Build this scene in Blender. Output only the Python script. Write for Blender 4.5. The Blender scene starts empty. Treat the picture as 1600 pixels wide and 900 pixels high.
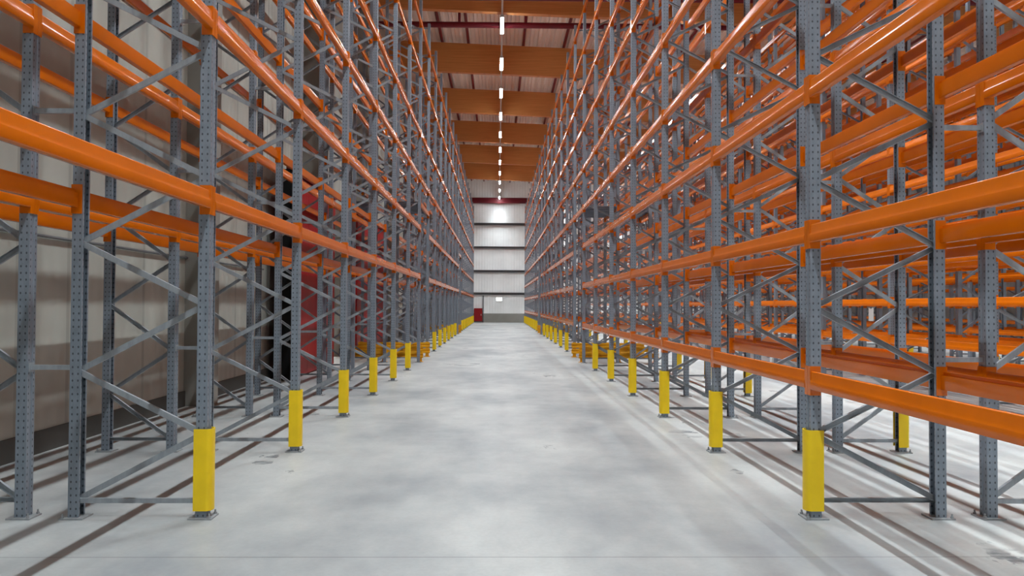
import bpy, math
from mathutils import Vector, Matrix
PI = math.pi
C = bpy.context.scene.collection
try:
    DEV_ALL
except NameError:
    DEV_ALL = False
# beams kept as objects of their own: the ones that show largest (rack, side, level, bay)
TOP = """A00a C01a C00a C02a B11b D12b C12a C10a C11a A10a C02b A01b A11b C10b C12b C11b C00b C01b A10b A00b D02b B01b B10b D03b C03b B00b C13b D12a A11a B11a
B01c C13c A11c C12c D11b C10c D01b C03c B11c A01a C11c B00c A10c C02c A01c D10b D00b C01c C00c A02c D03c D02c D12c A00c A12c D13b E04b E00b D01c E01b
B10a E07b B02c E17b D00c C04c D14c C04d F16b D11a A02d E05b C03d D02d B10c D10a D03d D04d E01c C02d A01d E15b C00d E04c C01d B11d C12d F08c B01d A00d
C13d B02d D14d D12d E04a C10d E07c D04c C11d A11d A12d E01a E14b E15c E00c E17c A10d E02b C05e F15b A03e E10b C04e E12b E03b A03d D15e F15c D11c C15d
E09c D13c B13e B00d E05c F08b A02e D14e C03e E07a G00d C05d B11e D12e D10c C02e D01d G02d E02c E00a A01e A13d F05c C01e C00e A00e C15e D00d A11e C06f
C12e E12c E03c A04f B10d C05f C10e C13e D13d A10e C11e F19c A13e F08d G02e F15d A03f E10c F16c G00e C04f E0bd A13f A02f G06d E03a B00e C03f C16f G0bd
E01d D03e B01e E00d A11f D04f C06e E07d F02c C02f A14f D02f G0be A01f A10f D03f E04d C07g A12e E0be E17d B01f C01f A04g B12c C15f G06e D11d C00f C06g
B10e C12f D04e B02f E02a A00f B13f C05g E01e E05d E05a C10f A12f C11f D10d B14f F00c B13d A03g D15d E1ce C13f E04e B11f D02e C04g E14c B03d B00f B02e
E13b F19d F05b C08h F18b F1ce F05d E0cd C07h A05h B13g E15e C03g C16g A05g C06h D15f A02g E00e E09d E09e E17e D13e A01g E07e D01f C02g A04h B11g E0ce
D11e C07f E15d D14f B03e B14g F12b C01g C00g C10g C05h A03h G17e C12g F16d D12g F10b C08i D12f C13g D17g D15g A00g D01e C11g A15g F18c D17h"""
TOP = set(TOP.split()) if "@" not in TOP else set()

# ------------------------------------------------------------------ helpers
class MB:
    def __init__(s): s.v = []; s.f = []
    def add(s, vs, fs):
        b = len(s.v); s.v += [tuple(p) for p in vs]; s.f += [tuple(i + b for i in q) for q in fs]
    def box(s, x0, x1, y0, y1, z0, z1):
        s.add([(x0,y0,z0),(x1,y0,z0),(x1,y1,z0),(x0,y1,z0),(x0,y0,z1),(x1,y0,z1),(x1,y1,z1),(x0,y1,z1)],
              [(0,3,2,1),(4,5,6,7),(0,1,5,4),(1,2,6,5),(2,3,7,6),(3,0,4,7)])
    def prism(s, prof, a, b, axis, cap=True):
        """closed profile extruded along an axis; profile is (x,y) for z, (x,z) for y, (y,z) for x"""
        def P(p, t):
            return (p[0], p[1], t) if axis == 'z' else (p[0], t, p[1]) if axis == 'y' else (t, p[0], p[1])
        n = len(prof)
        ar = sum(prof[i][0]*prof[(i+1)%n][1] - prof[(i+1)%n][0]*prof[i][1] for i in range(n))
        if (ar < 0) != (axis == 'y'): prof = prof[::-1]
        vs = [P(p, a) for p in prof] + [P(p, b) for p in prof]
        fs = [(i, (i+1)%n, (i+1)%n + n, i + n) for i in range(n)]
        if cap: fs += [tuple(range(n))[::-1], tuple(range(n, 2*n))]
        s.add(vs, fs)
    def tube(s, p, q, r, n=10):
        p, q = Vector(p), Vector(q); d = (q-p).normalized()
        u = d.orthogonal().normalized(); w = d.cross(u)
        vs = [c + r*(math.cos(t)*u + math.sin(t)*w) for c in (p, q) for t in [2*PI*i/n for i in range(n)]]
        s.add(vs, [(i, (i+1)%n, (i+1)%n+n, i+n) for i in range(n)] + [tuple(range(n))[::-1], tuple(range(n, 2*n))])
    def merge(s, o, M):
        s.add([M @ Vector(p) for p in o.v], o.f)
    def mesh(s, name, mat, smooth=None):
        m = bpy.data.meshes.new(name); m.from_pydata(s.v, [], s.f); m.materials.append(mat)
        if smooth:
            m.shade_smooth(); m.set_sharp_from_angle(angle=math.radians(smooth))
        m.update(); return m

def link(name, data, loc=(0,0,0), rz=0.0, parent=None):
    o = bpy.data.objects.new(name, data); o.location = loc; o.rotation_euler = (0,0,rz)
    if parent is not None: o.parent = parent
    C.objects.link(o); return o
def tag(o, label, cat, group=None, kind=None):
    o['label'] = label; o['category'] = cat
    if group: o['group'] = group
    if kind: o['kind'] = kind
    return o
def struct(name, mb, mat, label, cat, smooth=None):
    o = link(name, mb.mesh(name, mat, smooth)); return tag(o, label, cat, None, 'structure')

ORD = ("zeroth first second third fourth fifth sixth seventh eighth ninth tenth eleventh twelfth thirteenth fourteenth fifteenth "
       "sixteenth seventeenth eighteenth nineteenth twentieth twenty-first twenty-second twenty-third twenty-fourth twenty-fifth twenty-sixth").split()

# ------------------------------------------------------------------ materials
KA = .72          # all reflectances a little below the sampled colours; the lamps make up for it
def lin(r, g, b, k=None):
    k = KA if k is None else k
    f = lambda c: (c/255/12.92) if c <= 10 else ((c/255+.055)/1.055)**2.4
    return (k*f(r), k*f(g), k*f(b), 1)
def new_mat(name):
    m = bpy.data.materials.new(name); m.use_nodes = True
    return m, m.node_tree.nodes, m.node_tree.links, m.node_tree.nodes['Principled BSDF']
def N(nodes, t, **k):
    n = nodes.new(t)
    for a, v in k.items(): setattr(n, a, v)
    return n
def mix(nodes, links, fac, a, b):
    n = nodes.new('ShaderNodeMix'); n.data_type = 'RGBA'
    for sock, val in ((n.inputs[0], fac), (n.inputs[6], a), (n.inputs[7], b)):
        if hasattr(val, 'is_linked') or isinstance(val, bpy.types.NodeSocket): links.new(val, sock)
        else: sock.default_value = val
    return n.outputs[2]
def mth(nodes, links, op, a, b=None, c=None):
    n = nodes.new('ShaderNodeMath'); n.operation = op
    for i, v in enumerate((a, b, c)):
        if v is None: continue
        if isinstance(v, bpy.types.NodeSocket): links.new(v, n.inputs[i])
        else: n.inputs[i].default_value = v
    return n.outputs[0]
def noise(nodes, links, scale, detail=4, vec=None, rough=.55):
    n = nodes.new('ShaderNodeTexNoise'); n.inputs['Scale'].default_value = scale; n.inputs['Detail'].default_value = detail
    n.inputs['Roughness'].default_value = rough
    if vec is not None: links.new(vec, n.inputs['Vector'])
    return n.outputs['Fac']
def ramp(nodes, links, fac, p0, p1, c0=(0,0,0,1), c1=(1,1,1,1)):
    n = nodes.new('ShaderNodeValToRGB'); e = n.color_ramp.elements
    e[0].position = p0; e[1].position = p1; e[0].color = c0; e[1].color = c1
    links.new(fac, n.inputs[0]); return n.outputs[0]
def objco(nodes): return nodes.new('ShaderNodeTexCoord').outputs['Object']
def mapping(nodes, links, vec, scale):
    n = nodes.new('ShaderNodeMapping'); n.inputs['Scale'].default_value = scale
    links.new(vec, n.inputs['Vector']); return n.outputs[0]

def paint(name, rgb, rough=.35, spec=.5, vary=.12, nscale=3.0, metal=0.0, coat=0.0):
    m, n, l, b = new_mat(name)
    f = noise(n, l, nscale, 4, objco(n))
    c = lin(*rgb); d = tuple(x*(1-vary) for x in c[:3]) + (1,)
    l.new(mix(n, l, ramp(n, l, f, .35, .65), d, c), b.inputs['Base Color'])
    b.inputs['Roughness'].default_value = rough; b.inputs['Metallic'].default_value = metal
    b.inputs['Specular IOR Level'].default_value = spec
    b.inputs['Coat Weight'].default_value = coat; b.inputs['Coat Roughness'].default_value = .12
    return m

M_orange = paint('orange_paint', (241, 120, 8), .17, .35, .10, 2.0)
KA = 1.0
M_yellow = paint('yellow_plastic', (242, 204, 20), .42, .4, .08, 6.0)
M_amber = paint('amber_paint', (233, 165, 16), .45, .4, .15, 4.0)
KA = .72
M_red = paint('red_door_paint', (186, 22, 27), .4, .4, .12, 1.5)
M_redpipe = paint('dark_red_pipe_paint', (128, 14, 34), .45, .4, .1, 3.0)
M_cab = paint('red_cabinet_paint', (170, 18, 26), .4, .4, .05, 3.0)
M_black = paint('black_rubber', (16, 16, 17), .7, .2, .1, 3.0)
M_white = paint('white_enamel', (232, 232, 228), .5, .3, .03, 2.0)
M_dark = paint('dark_grey_steel', (120, 120, 122), .5, .4, .1, 2.0)
M_deck_panel = paint('blue_grey_deck_steel', (160, 170, 184), .45, .5, .12, 1.0, .3)
M_plinth = paint('grey_concrete_plinth', (92, 90, 86), .8, .2, .15, 1.5)
M_column = paint('pale_concrete', (176, 172, 164), .8, .2, .12, 1.2)
M_paper = paint('paper', (255, 255, 252), .8, .1, .02, 1.0)
M_track = paint('white_track', (215, 215, 212), .5, .3, .03, 2.0)

def galv(name, rgb, holes):
    m, n, l, b = new_mat(name)
    co = objco(n)
    f = noise(n, l, 22, 5, mapping(n, l, co, (1, 1, .35)), .65)
    c = lin(*rgb); d = tuple(x*.76 for x in c[:3]) + (1,)
    col = mix(n, l, ramp(n, l, f, .3, .7), d, c)
    b.inputs['Roughness'].default_value = .42
    b.inputs['Metallic'].default_value = .25
    if holes:
        sp = n.new('ShaderNodeSeparateXYZ'); l.new(co, sp.inputs[0])
        tn = n.new('ShaderNodeTexCoord'); sn = n.new('ShaderNodeSeparateXYZ'); l.new(tn.outputs['Normal'], sn.inputs[0])
        web = mth(n, l, 'GREATER_THAN', mth(n, l, 'ABSOLUTE', sn.outputs[0]), .6)
        ux = mth(n, l, 'ADD', sp.outputs[0], .041)
        u = mth(n, l, 'ADD', mth(n, l, 'MULTIPLY', sp.outputs[1], web), mth(n, l, 'MULTIPLY', ux, mth(n, l, 'SUBTRACT', 1.0, web)))
        off = mth(n, l, 'ADD', mth(n, l, 'MULTIPLY', web, .012), .020)
        du = mth(n, l, 'SUBTRACT', mth(n, l, 'ABSOLUTE', u), off)
        dz = mth(n, l, 'SUBTRACT', mth(n, l, 'MULTIPLY', mth(n, l, 'FRACT', mth(n, l, 'MULTIPLY', sp.outputs[2], 20.0)), .05), .025)
        r = mth(n, l, 'SQRT', mth(n, l, 'ADD', mth(n, l, 'MULTIPLY', du, du), mth(n, l, 'MULTIPLY', dz, mth(n, l, 'MULTIPLY', dz, .5))))
        h = mth(n, l, 'LESS_THAN', r, .0062)
        col = mix(n, l, h, col, lin(74, 80, 88))
        l.new(mth(n, l, 'SUBTRACT', .25, mth(n, l, 'MULTIPLY', h, .25)), b.inputs['Metallic'])
    l.new(col, b.inputs['Base Color'])
    return m
KA = .84
M_post = galv('galvanised_post_steel', (150, 160, 172), True)
M_frame = galv('galvanised_frame_steel', (150, 160, 172), False)
M_brace = galv('galvanised_brace_steel', (172, 178, 184), False)
M_plate = galv('galvanised_plate_steel', (175, 178, 180), False)

KA = .72
# concrete floor
m, n, l, b = new_mat('concrete_floor')
co = objco(n)
big = noise(n, l, .55, 7, mapping(n, l, co, (1, .55, 1)), .62)
mid = noise(n, l, 2.4, 8, mapping(n, l, co, (.55, 1.3, 1)), .7)
fine = noise(n, l, 30, 4, co, .6)
c1 = mix(n, l, ramp(n, l, big, .36, .62), lin(160, 164, 167), lin(212, 213, 210))
stain = ramp(n, l, mid, .47, .60)
stain2 = mth(n, l, 'MULTIPLY', stain, ramp(n, l, big, .62, .35))
c2 = mix(n, l, mth(n, l, 'MULTIPLY', stain2, .88), c1, lin(104, 109, 114))
c3 = mix(n, l, mth(n, l, 'MULTIPLY', ramp(n, l, fine, .4, .75), .16), c2, lin(150, 150, 148))
sp = n.new('ShaderNodeSeparateXYZ'); l.new(co, sp.inputs[0])
joint = mth(n, l, 'LESS_THAN', mth(n, l, 'ABSOLUTE', mth(n, l, 'SUBTRACT', sp.outputs[1], 5.28)), .006)
c4 = mix(n, l, mth(n, l, 'MULTIPLY', joint, .6), c3, lin(92, 92, 92))
l.new(c4, b.inputs['Base Color'])
l.new(mth(n, l, 'ADD', mth(n, l, 'MULTIPLY', mid, .3), .3), b.inputs['Roughness'])
b.inputs['Specular IOR Level'].default_value = .45
M_floor = m

def panel_mat(name, rgb, axis, pitch, rough=.55, groove=.75):
    """sheet cladding with vertical micro ribs along an axis (object coords, metres)"""
    m, n, l, b = new_mat(name)
    co = objco(n); sp = n.new('ShaderNodeSeparateXYZ'); l.new(co, sp.inputs[0])
    t = mth(n, l, 'FRACT', mth(n, l, 'DIVIDE', sp.outputs[axis], pitch))
    g = mth(n, l, 'LESS_THAN', mth(n, l, 'ABSOLUTE', mth(n, l, 'SUBTRACT', t, .5)), .035)
    f = noise(n, l, .8, 4, co)
    c = lin(*rgb); d = tuple(x*.9 for x in c[:3]) + (1,); e = tuple(x*groove for x in c[:3]) + (1,)
    col = mix(n, l, ramp(n, l, f, .35, .65), d, c)
    l.new(mix(n, l, g, col, e), b.inputs['Base Color'])
    bump = n.new('ShaderNodeBump'); bump.inputs['Distance'].default_value = .004
    l.new(mth(n, l, 'SINE', mth(n, l, 'MULTIPLY', sp.outputs[axis], 2*PI/(pitch/4))), bump.inputs['Height'])
    l.new(bump.outputs[0], b.inputs['Normal'])
    b.inputs['Roughness'].default_value = rough
    return m
M_wall_left = panel_mat('ribbed_beige_cladding', (206, 205, 194), 1, 1.0)
KA = 1.0
M_wall_end = panel_mat('ribbed_white_cladding', (252, 253, 252), 0, 1.0, .5, .9)
KA = .72
M_wall_grey = panel_mat('ribbed_pale_cladding', (205, 205, 202), 1, 1.0)
KA = 1.0
M_roof = paint('ribbed_roof_sheet', (236, 220, 208), .5, .4, .06, .5)

# glued timber
m, n, l, b = new_mat('glued_timber')
co = objco(n)
g = noise(n, l, 3, 6, mapping(n, l, co, (.25, 4, 14)), .6)
sp = n.new('ShaderNodeSeparateXYZ'); l.new(co, sp.inputs[0])
lam = mth(n, l, 'LESS_THAN', mth(n, l, 'FRACT', mth(n, l, 'MULTIPLY', sp.outputs[2], 22.0)), .08)
c = mix(n, l, ramp(n, l, g, .3, .7), lin(190, 120, 60), lin(216, 146, 80))
l.new(mix(n, l, mth(n, l, 'MULTIPLY', lam, .25), c, lin(120, 66, 24)), b.inputs['Base Color'])
b.inputs['Roughness'].default_value = .5
M_timber = m

def emit(name, rgb, strength):
    m, n, l, b = new_mat(name)
    b.inputs['Base Color'].default_value = rgb
    b.inputs['Emission Color'].default_value = rgb; b.inputs['Emission Strength'].default_value = strength
    return m
LAMP_COL = (.86, .955, 1.0)
M_lamp = emit('lamp_diffuser', LAMP_COL + (1,), 70.0)
M_exit = emit('lit_sign_face', (.95, 1.0, .96, 1), 3.0)
M_hall_fill = emit('hall_fill_glow', (1.0, .98, .94, 1), 220.0)  # glow of the unseen strip added to brighten the next hall

# ------------------------------------------------------------------ setting
X_WALL, X_RIGHT, Y_BACK, Y_END, Z_DECK = -4.9, 27.0, -16.0, 76.6, 13.17
mb = MB(); mb.box(-14.5, X_RIGHT+.3, Y_BACK-.3, Y_END+.3, -.2, 0)
struct('floor', mb, M_floor, 'pale grey concrete floor with a dark joint line and cloudy stains', 'floor')

D0, D1, DH = 22.25, 25.65, 4.3     # doorway in the left wall
mb = MB()
mb.box(X_WALL-.2, X_WALL, Y_BACK, D0, 0, 13.34); mb.box(X_WALL-.2, X_WALL, D1, Y_END, 0, 13.34)
mb.box(X_WALL-.2, X_WALL, D0, D1, DH, 13.34)
struct('wall_left', mb, M_wall_left, 'beige ribbed cladding wall behind the racks, with a tall doorway', 'wall')
mb = MB(); mb.box(X_WALL-.2, X_RIGHT, Y_END, Y_END+.2, 0, 15)
struct('wall_end', mb, M_wall_end, 'white ribbed cladding wall closing the far end of the aisle', 'wall')
mb = MB(); mb.box(X_RIGHT, X_RIGHT+.2, Y_BACK, Y_END, 0, 13)
struct('wall_right', mb, M_wall_grey, 'pale cladding wall far beyond the racks', 'wall')
mb = MB(); mb.box(X_WALL-.2, X_RIGHT, Y_BACK-.2, Y_BACK, 0, 15)
struct('wall_back', mb, M_wall_grey, 'pale cladding wall behind the viewpoint', 'wall')
# the hall seen through the doorway
mb = MB(); mb.box(-12.2, -12.0, 10, 62, 0, 7)
struct('wall_hall', mb, M_white, 'white wall of the next hall seen through the doorway', 'wall')
mb = MB(); mb.box(-12.0, X_WALL-.2, 60, 60.2, 0, 7); mb.box(-12.0, X_WALL-.2, 10, 10.2, 0, 7)
struct('wall_hall_end', mb, M_white, 'white end walls of the next hall', 'wall')
mb = MB(); mb.box(-12.2, X_WALL-.2, 10, 60.2, 7, 7.2)
struct('ceiling_hall', mb, M_white, 'white ceiling of the next hall', 'ceiling')

SLOPE = .038
def shear(mb):
    mb.v = [(a, b_, c_ - SLOPE*a) for a, b_, c_ in mb.v]
# ribbed roof sheet
mb = MB(); prof = []
x = X_WALL - .2; p = .34; hh = .12
top = []
while x < X_RIGHT + .2:
    top += [(x, Z_DECK), (x+.12, Z_DECK), (x+.16, Z_DECK+hh), (x+.30, Z_DECK+hh)]; x += p
prof = top + [(x, Z_DECK+.3), (X_WALL-.2, Z_DECK+.3)]
mb.prism(prof, Y_BACK-.2, Y_END+.2, 'y'); shear(mb)
struct('ceiling', mb, M_roof, 'ribbed metal roof sheet above the timber beams', 'ceiling')

for k in range(-5, 6):
    y = 28.5 + 7.65*k; mb = MB()
    mb.box(X_WALL, X_RIGHT, y-.12, y+.12, 11.75, 13.03); shear(mb)
    o = struct('roof_beam', mb, M_timber, 'brown glued timber roof beam spanning above the racks, %s' % ((ORD[k+1] + ' in view') if k >= 0 else ORD[-k] + ' before those in view'), 'roof beam')
    o['group'] = 'timber roof beams'
    mb = MB(); mb.box(X_WALL, X_WALL+.40, y-.2, y+.2, 0, 11.90)
    o = struct('wall_column', mb, M_column, 'square concrete column against the beige wall, %s' % ((ORD[k+3] + ' in view') if k >= -2 else ORD[-k-2] + ' before those in view'), 'column')
    o['group'] = 'concrete columns along the beige wall'
mb = MB(); mb.box(X_WALL+.002, X_WALL+.03, Y_BACK, D0, 0, .24); mb.box(X_WALL+.002, X_WALL+.03, D1, Y_END, 0, .24)
struct('baseboard_left', mb, M_plinth, 'dark plinth along the foot of the beige wall', 'plinth')
mb = MB(); mb.box(X_WALL, X_RIGHT, Y_END-.06, Y_END-.002, 0, .84)
struct('baseboard_end', mb, M_column, 'grey concrete plinth along the foot of the end wall', 'plinth')
for i, z in enumerate((2.67, 4.75, 6.95, 9.13)):
    mb = MB(); mb.prism([(0,-.11),(-.14,-.11),(-.14,-.08),(-.03,-.08),(-.03,.08),(-.14,.08),(-.14,.11),(0,.11)][::1], 0, X_RIGHT-X_WALL, 'x')
    mm = mb.mesh('trim', M_dark)
    o = link('trim_%d' % (i+1), mm, (X_WALL, Y_END-.003, z))
    tag(o, 'grey horizontal steel rail on the end wall, %s from the floor' % ORD[i+1], 'wall rail', 'steel rails across the end wall', 'structure')
mb = MB()
zb = 11.06
mb.prism([(-.16,zb),(.16,zb),(.16,zb+.03),(.02,zb+.03),(.02,zb+.47),(.16,zb+.47),(.16,zb+.5),(-.16,zb+.5),(-.16,zb+.47),(-.02,zb+.47),(-.02,zb+.03),(-.16,zb+.03)], X_WALL, X_RIGHT, 'x')
mb.v = [(a, b_+Y_END-.2, c_) for a, b_, c_ in mb.v]
struct('trim_5', mb, M_redpipe, 'dark red steel girder high across the end wall', 'girder')

# sprinkler pipework
def pipe(name, p, q, r, mat, label, group):
    mb = MB(); mb.tube(p, q, r, 12)
    o = link(name, mb.mesh(name, mat, 40)); return tag(o, label, 'pipe', group, 'thing')
PX = [-3.9, -2.5, -1.35, 1.07, 2.85, 4.6, 6.2, 8.0, 9.8, 11.5, 13.4, 15.2, 17.0, 19.0]
for i, x in enumerate(PX):
    pipe('sprinkler_pipe', (x, Y_BACK+.05, 13.10-SLOPE*x), (x, Y_END-.05, 13.10-SLOPE*x), .062, M_redpipe,
         'dark red sprinkler pipe under the roof sheet, %s one along from the beige wall' % ORD[i+1], 'pipes running along the roof')
for i, y in enumerate((26.9, 29.6)):
    o = pipe('sprinkler_main', (X_WALL+.05, y, 11.71), (X_RIGHT-.3, y, 11.71), .105, M_redpipe,
             'thick dark red sprinkler main crossing below the roof, ' + ('the nearer one' if i == 0 else 'the farther one'), 'sprinkler mains')
    for x in (-3.2, -1.44, .96, 3.6, 6.2, 8.8, 11.5, 14.2):
        mb = MB(); mb.tube((0,0,.1), (0,0,1.31-SLOPE*x), .05, 8)
        if abs(y-28.5) > .2: link('hanger_rod', mb.mesh('hanger_rod', M_redpipe, 40), (x, y, 11.71), 0, o)

# ------------------------------------------------------------------ lamps
def mk(f, mat, name, smooth=None):
    mb = MB(); f(mb); return mb.mesh(name, mat, smooth)
lamp_house = mk(lambda b: b.prism([(-.06,.0),(.06,.0),(.045,.06),(-.045,.06)], -.86, .86, 'y'), M_track, 'lamp_housing')
lamp_diff = mk(lambda b: b.prism([(-.055,-.004),(-.05,-.03),(.05,-.03),(.055,-.004)], -.85, .85, 'y'), M_lamp, 'lamp_diffuser')
lamp_cap = mk(lambda b: b.box(-.062, .062, -.012, .012, -.034, .062), M_white, 'lamp_cap')
Z_LAMP = 11.48
lamp_light = bpy.data.lights.new('lamp_light', 'AREA'); lamp_light.shape = 'RECTANGLE'; lamp_light.size = .10; lamp_light.size_y = 1.70
lamp_light.energy = 255.0; lamp_light.color = LAMP_COL; lamp_light.spread = math.radians(132)
lamp_narrow = lamp_light.copy(); lamp_narrow.spread = math.radians(50); lamp_narrow.energy = 140.0
lamp_end = lamp_light.copy(); lamp_end.spread = math.radians(84); lamp_end.energy = 80.0
for a, (xl, an) in enumerate(((.10, 'central aisle'), (6.05, 'second aisle'), (11.35, 'third aisle'), (18.4, 'fourth aisle'))):
    def rail(b, xl=xl):
        b.box(-.03, .03, Y_BACK+.1, Y_END-.5, 0, .05)
    o = link('lighting_rail', mk(rail, M_track, 'lighting_rail'), (xl, 0, Z_LAMP-SLOPE*xl+.064))
    tag(o, 'thin white lighting rail hanging along the %s' % an, 'lighting rail')
    for k in range(-5, 6):
        y = 28.5 + 7.65*k
        mb = MB(); mb.tube((0,0,.05), (0,0,11.748-Z_LAMP-.064), .008, 6)
        link('hanger_rod', mb.mesh('hanger_rod', M_track), (0, y, 0), 0, o)
    for i, k in enumerate(range(-9, 11)):
        e = link('ceiling_light', None, (xl, 28.9+4.64*k, Z_LAMP-SLOPE*xl))
        tag(e, 'bright white strip lamp over the %s, %s' % (an, (ORD[k+1] + ' from the camera') if k >= 0 else ORD[-k] + ' before those in view'), 'lamp', 'strip lamps over the aisles')
        link('housing', lamp_house, parent=e); link('diffuser', lamp_diff, parent=e)
        link('lamp_light', (lamp_light if k < 10 else lamp_end) if a == 0 else lamp_narrow, (0,0,-.036), 0, e)
        link('end_cap', lamp_cap, (0,-.874,0), 0, e); link('end_cap', lamp_cap, (0,.874,0), 0, e)
hl = mk(lambda b: b.box(-.1, .1, -4, 4, -.03, 0), M_hall_fill, 'hall_fill_strip')  # emissive strip out of view, added so the hall beyond the doorway looks bright
e = tag(link('ceiling_light', hl, (-8.5, 33, 6.99)), 'unseen white glowing strip added to brighten the next hall', 'lamp')

# ------------------------------------------------------------------ rack parts
H_TOP = 10.45
PITCH = .965
def post_profile():
    return [(0,-.05),(0,-.021),(-.007,-.014),(-.007,.014),(0,.021),(0,.05),(-.08,.05),(-.08,.031),(-.0768,.031),(-.0768,.0468),
            (-.0032,.0468),(-.0032,.0225),(-.0102,.0155),(-.0102,-.0155),(-.0032,-.0225),(-.0032,-.0468),(-.0768,-.0468),(-.0768,-.031),(-.08,-.031),(-.08,-.05)]
def f_post(b): b.prism(post_profile(), .012, H_TOP, 'z')
post_mesh = mk(f_post, M_post, 'post')
def f_plate(b):
    b.prism([(-.125,-.085),(.05,-.085),(.05,.085),(-.125,.085)], 0, .012, 'z')
plate_mesh = mk(f_plate, M_plate, 'base_plate')
def f_bolt(b):
    b.prism([(.013*math.cos(PI/3*i), .013*math.sin(PI/3*i)) for i in range(6)], .012, .026, 'z')
    b.tube((0,0,.026), (0,0,.045), .007, 8)
bolt_mesh = mk(f_bolt, M_plate, 'anchor_bolt')

def bar(b, p, q, w, h, y):
    """C channel between two points of the frame plane (x,z) at depth y"""
    (x0, z0), (x1, z1) = p, q
    L = math.hypot(x1-x0, z1-z0); a = math.atan2(z1-z0, x1-x0)
    t = .0035
    pr = [(-w/2,-h/2),(w/2,-h/2),(w/2,-h/2+t),(-w/2+t,-h/2+t),(-w/2+t,h/2-t),(w/2,h/2-t),(w/2,h/2),(-w/2,h/2)]
    s = MB(); s.prism(pr, 0, L, 'x')
    b.merge(s, Matrix.Translation((x0, y, z0)) @ Matrix.Rotation(-a, 4, 'Y'))
NODES = int((H_TOP-.75)/PITCH)      # zigzag: inner .13+k*pitch, aisle .63+k*pitch
def brace_meshes(D):
    xa, xi = -.040, -D+.040
    def up(b): bar(b, (xi, 0), (xa, .5), .026, .042, .014)
    def dn(b): bar(b, (xa, 0), (xi, PITCH-.5), .026, .042, -.014)
    def hz(b): bar(b, (xi, 0), (xa, 0), .026, .036, -.014)
    return mk(up, M_brace, 'brace'), mk(dn, M_brace, 'brace'), mk(hz, M_brace, 'horizontal_brace')
BR = {}
def frame_meshes(D):
    if D not in BR:
        far = MB(); pm = MB(); f_post(pm); pl = MB(); f_plate(pl)
        R = Matrix.Translation((-D,0,0)) @ Matrix.Rotation(PI, 4, 'Z')
        for s in (pm, pl): far.merge(s, Matrix()); far.merge(s, R)
        xa, xi = -.040, -D+.040
        for k in range(NODES):
            z = .13 + k*PITCH
            bar(far, (xi, z), (xa, z+.5), .026, .042, .014); bar(far, (xa, z+.5), (xi, z+PITCH), .026, .042, -.014)
        bar(far, (xi, .13), (xa, .13), .026, .036, -.014); bar(far, (xi, 10.3), (xa, 10.3), .026, .036, -.014)
        BR[D] = brace_meshes(D) + (far.mesh('rack_upright_frame', M_frame),)
    return BR[D]

def rack_frame(x, y, rz, D, near, label, group, bolts=False):
    up, dn, hz, far = frame_meshes(D)
    if not near:
        return tag(link('rack_upright_frame', far, (x, y, 0), rz), label, 'upright frame', group)
    e = tag(link('rack_upright_frame', None, (x, y, 0), rz), label, 'upright frame', group)
    for (px, pr) in ((0, 0), (-D, PI)):
        link('post', post_mesh, (px, 0, 0), pr, e)
        pl = link('base_plate', plate_mesh, (px, 0, 0), pr, e)
        if bolts:
            for by in (-.068, .068): link('anchor_bolt', bolt_mesh, (.030, by, 0), 0, pl)
    for k in range(NODES):
        z = .13 + k*PITCH
        link('brace', up, (0,0,z), 0, e); link('brace', dn, (0,0,z+.5), 0, e)
    link('horizontal_brace', hz, (0,0,.13), 0, e); link('horizontal_brace', hz, (0,0,10.3), 0, e)
    return e

# beam: box section with a raised middle fold, hooked connectors at both ends
BH = .138
def rnd(cx, cz, r, a0, a1, n=3): return [(cx+r*math.cos(a0+(a1-a0)*i/n), cz+r*math.sin(a0+(a1-a0)*i/n)) for i in range(n+1)]
h = BH/2
beam_prof = (rnd(-.0095, h-.010, .010, PI/2, 0) + [(.0005, .010), (.0085, -.008), (.0098, -.012)] +
             rnd(.0038, -h+.006, .006, 0, -PI/2) + rnd(-.038, -h+.006, .006, -PI/2, -PI) + [(-.044, h-.028), (-.020, h-.028), (-.020, h-.003), (-.017, h)])
simple_prof = [(.0098,-h),(.0098,-.012),(.0005,.010),(.0005,h),(-.020,h),(-.020,h-.028),(-.044,h-.028),(-.044,-h)]
def f_conn(b, s):
    # s=+1: connector at the near end (its plate lies against the far side of the near post)
    y0, y1 = .0515, .0565
    b.box(-.074, .0068, min(s*y0, s*y1), max(s*y0, s*y1), -.115, .105)
    b.box(.0018, .0068, min(s*.0025, s*y0), max(s*.0025, s*y0), -.115, .105)
BEAM = {}
def beam_meshes(s):
    if s not in BEAM:
        def body(b): b.prism(beam_prof, -s/2+.0566, s/2-.0566, 'y')
        def whole(b):
            b.prism(simple_prof, -s/2+.0566, s/2-.0566, 'y')
            for d in (1, -1):
                c = MB(); f_conn(c, d); b.merge(c, Matrix.Translation((0, -d*s/2, 0)))
        full = MB(); whole(full)
        BEAM[s] = (mk(body, M_orange, 'rack_beam', 35), mk(lambda b: f_conn(b, 1), M_orange, 'end_connector'),
                   mk(lambda b: f_conn(b, -1), M_orange, 'end_connector'), full, full.mesh('rack_beam', M_orange))
    return BEAM[s]
rest = MB(); rest_n = 0
def rack_beam(key, x, yc, z, rz, s, near, label, group):
    global rest_n
    body, c0, c1, full, fm = beam_meshes(s)
    if not DEV_ALL and key not in TOP:
        rest.merge(full, Matrix.Translation((x, yc, z)) @ Matrix.Rotation(rz, 4, 'Z')); rest_n += 1
        return
    o = link('rack_beam', body if near else fm, (x, yc, z), rz)
    o['key'] = key if DEV_ALL else ''
    if not DEV_ALL: del o['key']
    tag(o, label, 'rack beam', group, 'thing')
    if near:
        link('end_connector', c0, (0, -s/2, 0), 0, o); link('end_connector', c1, (0, s/2, 0), 0, o)

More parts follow.
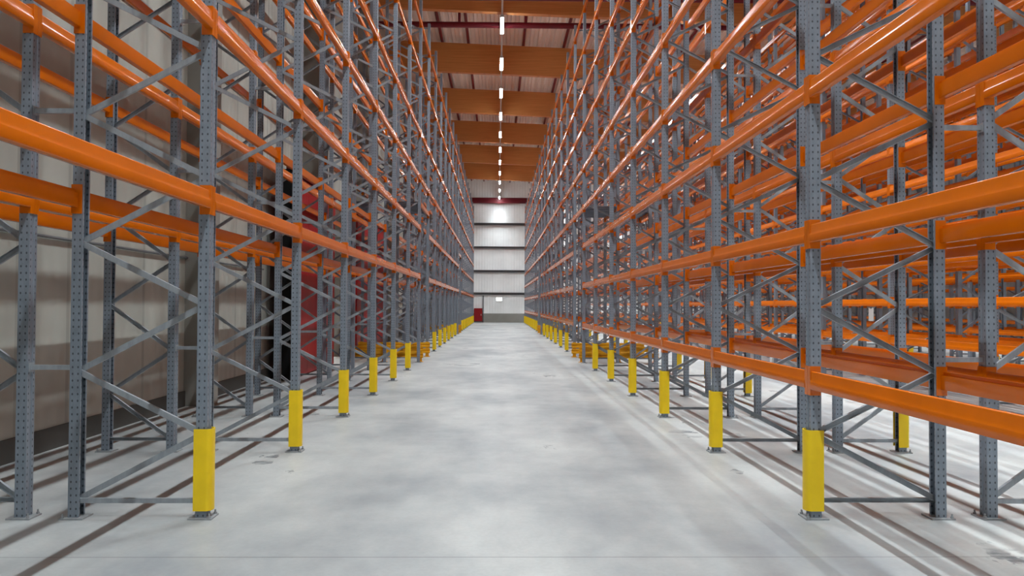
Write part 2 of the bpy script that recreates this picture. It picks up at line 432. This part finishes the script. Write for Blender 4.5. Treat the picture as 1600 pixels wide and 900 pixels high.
# yellow post guard: U-shaped sleeve round the post
def f_guard(b):
    def U(w, r, xb): return [(xb,-w)] + [(r*math.cos(t), w*math.sin(t)) for t in [-PI/2+PI*i/14 for i in range(15)]] + [(xb, w)]
    outer = U(.068, .040, -.092); inner = U(.060, .030, -.092)[::-1]
    b.prism(outer + inner, .062, .668, 'z')
guard_mesh = mk(f_guard, M_yellow, 'post_guard', 40)

Y1, S = 6.26, 2.8
def FY(n): return Y1 + (n-1)*S
TUN = (7, 15)                       # bays (between frame n and n+1) that are left open as a tunnel
LEV_L = [2.385, 3.74, 5.13, 6.40, 8.12, 9.48]
LEV_R = [1.045, 2.155, 3.26, 4.33, 5.44, 6.60, 7.66, 8.78, 9.95]
LEV_F = [.96 + .73*k for k in range(13)]
NF = 25
# key, x of the aisle-side web, facing (+1 = +x), depth, levels, first frame, count, frame y, pitch, name, frames with parts
FYR = lambda n: 12.6 + 3.33*(n-1)
RACKS = [
 ('A', -2.163, 1, 1.02, LEV_L, range(0, NF+1), FY, S, 'first rack left of aisle', 7, TUN),
 ('B', -4.270, -1, .775, LEV_L, range(0, NF+1), FY, S, 'second rack left of aisle', 5, TUN),
 ('C', 2.367, -1, 1.03, LEV_R, range(0, NF+1), FY, S, 'first rack right of aisle', 7, TUN),
 ('D', 4.490, 1, .782, LEV_R, range(0, NF+1), FY, S, 'second rack right of aisle', 5, TUN),
 ('E', 7.610, -1, 1.03, LEV_F, range(0, 19), FYR, 3.33, 'third rack right of aisle', 2, ()),
 ('F', 9.720, 1, .78, LEV_F, range(1, 19), FYR, 3.33, 'fourth rack right of aisle', 0, ()),
 ('G', 13.00, -1, 1.03, LEV_F, range(3, 19), FYR, 3.33, 'fifth rack right of aisle', 0, ()),
 ('H', 15.11, 1, .78, LEV_F, range(4, 19), FYR, 3.33, 'sixth rack right of aisle', 0, ()),
 ('I', 22.00, -1, 1.03, LEV_F, range(6, 19), FYR, 3.33, 'seventh rack right of aisle', 0, ()),
]
for key, xa, fc, D, LEV, fr, fy, s, rn, near, tun in RACKS:
    rz = 0 if fc > 0 else PI
    xi = xa - fc*D
    fr = list(fr)
    for n in fr:
        rack_frame(xa, fy(n), rz, D, n <= near, 'grey perforated upright frame, %s, %s' % (rn, 'at the very edge' if n == 0 else ORD[n-max(fr[0]-1, 0)] + ' in its row'),
                   'upright frames of the ' + rn, n <= 3)
    for n in fr[:-1]:
        yc = (fy(n)+fy(n+1))/2
        levels = [(i, z) for i, z in enumerate(LEV)]
        if n in tun:
            levels = [(i, z) for i, z in levels if z > 4.2]
            if key in 'AB': levels.append((9, 4.42))
        for i, z in levels:
            for side in (0, 1):
                x = xa if side == 0 else xi
                r = rz if side == 0 else rz + PI
                lab = 'orange beam, %s, %s face, %s, %s bay' % (rn, 'aisle' if side == 0 else 'inner',
                      'over the tunnel' if i == 9 else ORD[i+1] + ' level up', ORD[n-fr[0]+1])
                rack_beam('%s%d%x%s' % (key, side, i, 'abcdefghijklmnopqrstuvwxyz'[n]), x, yc, z, r, s, n <= 6 and key in 'ABCDE', lab, 'orange beams of the ' + rn)
    if tun:
        for q, n in enumerate(tun):
            zt = (4.42 if key in 'AB' else 4.33) + BH/2 + .001
            def f(b, n=n):
                w = fy(n+1)-fy(n)-.13
                b.box(-D+.003, -.003, -w/2, w/2, 0, .004)
                for k in range(7):
                    yy = -w/2 + .1 + k*(w-.2)/6
                    b.box(-D+.05, -.05, yy-.02, yy+.02, -.05, 0)
            d = link('tunnel_deck', mk(f, M_deck_panel, 'tunnel_deck'), (xa, (fy(n)+fy(n+1))/2, zt), rz)
            tag(d, 'blue grey steel deck over the %s tunnel, %s' % ('nearer' if q == 0 else 'farther', rn), 'deck panel', 'steel decks over the tunnels')

if rest_n:
    o = link('rack_beam', rest.mesh('rack_beam', M_orange))
    tag(o, 'many more orange beams deeper in the racks', 'rack beam', None, 'stuff')

# post guards
def guard(x, y, fc, label, group):
    tag(link('post_guard', guard_mesh, (x, y, 0), 0 if fc > 0 else PI), label, 'post guard', group)
for key, xa, fc, D, LEV, fr, fy, s, rn, near, tun in RACKS:
    if key in 'BEGH': continue
    for n in fr:
        if n < (1 if key in 'AC' else 2) or n in (7, 8, 15, 16): continue
        guard(xa, fy(n), fc, 'yellow post guard on the aisle side of %s, %s frame' % (rn, ORD[n-max(fr[0]-1, 0)]), 'yellow post guards of the ' + rn)

# row spacers between back-to-back frames
def spacer(x0, x1, y, z, label, group):
    def f(b):
        b.box(0, x1-x0, -.018, .018, -.018, .018)
        b.box(0, .004, -.04, .04, -.035, .035); b.box(x1-x0-.004, x1-x0, -.04, .04, -.035, .035)
    k = 'sp%.3f' % (x1-x0)
    if k not in BR: BR[k] = mk(f, M_brace, 'row_spacer')
    tag(link('row_spacer', BR[k], (x0, y, z)), label, 'spacer bar', group)
for (x0, x1, nm, zs) in ((-3.495+.001, -3.183-.001, 'left', (1.12, 3.05, 4.7)), (3.397+.001, 3.708-.001, 'right', (1.2, 2.98, 4.95))):
    for n in range(1, 9):
        for i, z in enumerate(zs):
            spacer(x0, x1, FY(n), z, 'short grey spacer bar between the two %s racks, %s frame, %s one up' % (nm, ORD[n], ORD[i+1]), 'spacer bars of the %s racks' % nm)

# yellow end barriers at the tunnels
def barrier(x0, x1, y, label):
    e = tag(link('tunnel_barrier', None, ((x0+x1)/2, y, 0)), label, 'barrier', 'yellow barriers at the tunnels')
    w = (x1-x0)/2
    def rail(b):
        b.prism([(-.05,-.075),(-.035,-.075),(-.035,-.03),(-.008,-.012),(-.008,.012),(-.035,.03),(-.035,.075),(-.05,.075),(-.05,.03),(-.022,.012),(-.022,-.012),(-.05,-.03)], -w, w, 'x')
    k = 'rail%.3f' % w
    if k not in BR: BR[k] = mk(rail, M_amber, 'rail')
    if 'bfoot' not in BR:
        def ft(b):
            b.box(-.05, .05, -.02, .05, .012, .46); b.box(-.09, .09, -.05, .09, 0, .012)
        BR['bfoot'] = mk(ft, M_amber, 'foot')
    link('rail', BR[k], (0,0,.37), 0, e); link('rail', BR[k], (0,0,.19), 0, e)
    for t in (-.92, 0, .92): link('foot', BR['bfoot'], (t*w, 0, 0), 0, e)
for q, n in enumerate(TUN):
    for (x0, x1, nm) in ((-4.30, -2.09, 'left'), (2.29, 4.55, 'right')):
        for y, w in ((FY(n)+.23, 'near'), (FY(n+1)-.27, 'far')):
            barrier(x0, x1, y, 'amber double rail barrier, %s racks, %s side of the %s tunnel' % (nm, w, 'first' if q == 0 else 'second'))

# red and white foot guards on the third rack
def foot_guard(n):
    e = tag(link('foot_guard', None, (7.54, FYR(n), 0)), 'small red and white foot guard at the third rack, %s frame' % ORD[n], 'foot guard', 'red and white foot guards')
    link('band', BR.setdefault('fgw', mk(lambda b: b.prism([(-.03,-.09),(0,-.09),(0,.09),(-.03,.09)], .07, .2, 'z'), M_white, 'band')), parent=e)
    link('base', BR.setdefault('fgr', mk(lambda b: b.prism([(-.04,-.11),(.002,-.11),(.002,.11),(-.04,.11)], 0, .07, 'z'), M_cab, 'base')), parent=e)['label'] = 'red base'
for n in range(1, 8): foot_guard(n)

# notice hanging under a beam of the third rack
e = tag(link('paper_notice', None, (7.585, 16.65, 1.475)), 'white paper notice hanging under a beam of the third rack', 'notice')
link('sheet', mk(lambda b: b.box(-.002, .002, -.11, .11, -.16, .105), M_paper, 'sheet'), parent=e)
link('clip', mk(lambda b: b.box(-.006, .006, -.03, .03, .09, .12), M_dark, 'clip'), parent=e)

# ------------------------------------------------------------------ red sliding fire doors
def fire_door(y0, y1, black_first, label):
    e = tag(link('fire_door', None, (-4.36, (y0+y1)/2, 0)), label, 'fire door', 'red sliding fire doors')
    L = (y1-y0)/2
    def leaf(b):
        k = 6; w = 2*L/k
        for i in range(k):
            b.box(-.09, 0, -L+i*w+.004, -L+(i+1)*w-.004, .03, 4.38)
            b.box(-.085, -.006, -L+i*w-.001, -L+(i+1)*w+.001, .032, 4.37)
    link('leaf', mk(leaf, M_red, 'leaf'), parent=e)
    s = -1 if black_first else 1
    link('edge_seal', mk(lambda b: b.box(-.27, .012, min(s*L, s*(L+.10)), max(s*L, s*(L+.10)), .0, 4.45), M_black, 'edge_seal'), parent=e)['label'] = 'black edge'
    def tr(b): b.prism([(-.12,4.40),(.03,4.40),(.03,4.56),(-.13,4.56),(-.13,4.52),(-.12,4.52)], -L-.05, L+.05, 'y')
    link('track_cover', mk(tr, M_redpipe, 'track_cover'), parent=e)
fire_door(17.5, 22.1, True, 'tall red sliding fire door leaf before the doorway, with a black edge')
fire_door(25.6, 31.5, False, 'tall red sliding fire door leaf beyond the doorway')
def boll(b):
    b.tube((0,0,.01), (0,0,.82), .09, 18); b.tube((0,0,.82), (0,0,.86), .07, 18); b.tube((0,0,0), (0,0,.012), .14, 18)
o = tag(link('bollard', mk(boll, M_yellow, 'bollard', 40), (-5.95, 30.5, 0)), 'yellow bollard in the next hall, seen through the doorway', 'bollard')

# ------------------------------------------------------------------ end wall fittings
e = tag(link('hose_cabinet', None, (-1.82, Y_END-.07, 0)), 'red fire hose cabinet at the end wall below the pipe', 'cabinet')
link('body', mk(lambda b: b.box(-.38, .38, -.3, 0, .12, 1.32), M_cab, 'body'), parent=e)
d = link('door', mk(lambda b: b.box(-.35, .35, -.325, -.302, .15, 1.29), M_cab, 'door'), parent=e)
link('handle', mk(lambda b: b.box(.26, .30, -.35, -.327, .65, .8), M_white, 'handle'), parent=d)
link('foot', mk(lambda b: b.box(-.34, .34, -.27, -.02, 0, .119), M_dark, 'foot'), parent=e)
mb = MB(); mb.tube((-1.36, Y_END-.17, .0), (-1.36, Y_END-.17, 2.50), .05, 10)
mb2 = MB(); mb2.tube((X_WALL+.03, Y_BACK+.1, 2.32), (X_WALL+.03, 17.2, 2.32), .018, 8)
tag(link('wall_conduit', mb2.mesh('wall_conduit', M_dark, 40)), 'thin dark conduit running along the beige wall', 'conduit')
tag(link('riser_pipe', mb.mesh('riser_pipe', M_dark, 40)), 'dark upright pipe beside the red hose cabinet', 'pipe')
e = tag(link('exit_sign', None, (.11, Y_END-.005, 2.16)), 'small glowing sign box low on the end wall', 'lit sign')
link('housing', mk(lambda b: b.box(-.29, .29, -.08, 0, -.17, .17), M_white, 'housing'), parent=e)
link('face', mk(lambda b: b.box(-.27, .27, -.092, -.081, -.15, .15), M_exit, 'face'), parent=e)

# ------------------------------------------------------------------ camera
F, YAW, PIT, ROLL, HC = 1289.6, .01707, .0210, .00459, 1.60
cam = bpy.data.cameras.new('camera'); cam.sensor_width = 36; cam.lens = F*36/1600
cam.clip_end = 300; cam.clip_start = .05
co_ = link('camera', cam, (0, 0, HC))
fwd = Vector((math.sin(YAW)*math.cos(PIT), math.cos(YAW)*math.cos(PIT), math.sin(PIT)))
right = Vector((math.cos(YAW), -math.sin(YAW), 0)); up = right.cross(fwd)
# picture content turned clockwise by ROLL
c, s_ = math.cos(ROLL), math.sin(ROLL)
r2 = c*right + (-s_)*(-up)*-1 if False else c*right + s_*up
u2 = -s_*right + c*up
Mx = Matrix((r2, u2, -fwd)).transposed().to_4x4(); Mx.translation = (0, 0, HC)
co_.matrix_world = Mx
sc = bpy.context.scene
sc.camera = co_

w = bpy.data.worlds.new('world'); sc.world = w; w.use_nodes = True
w.node_tree.nodes['Background'].inputs[0].default_value = (.6, .65, .7, 1)
w.node_tree.nodes['Background'].inputs[1].default_value = .05
vs = sc.view_settings
vs.view_transform = 'Standard'; vs.look = 'None'; vs.gamma = 1.0; vs.exposure = 0.0; vs.use_curve_mapping = False
cy = sc.cycles
cy.max_bounces = 8; cy.diffuse_bounces = 4; cy.glossy_bounces = 4; cy.transmission_bounces = 2
cy.use_denoising = True; cy.use_light_tree = True; cy.sample_clamp_indirect = 8.0
cy.caustics_reflective = False; cy.caustics_refractive = False
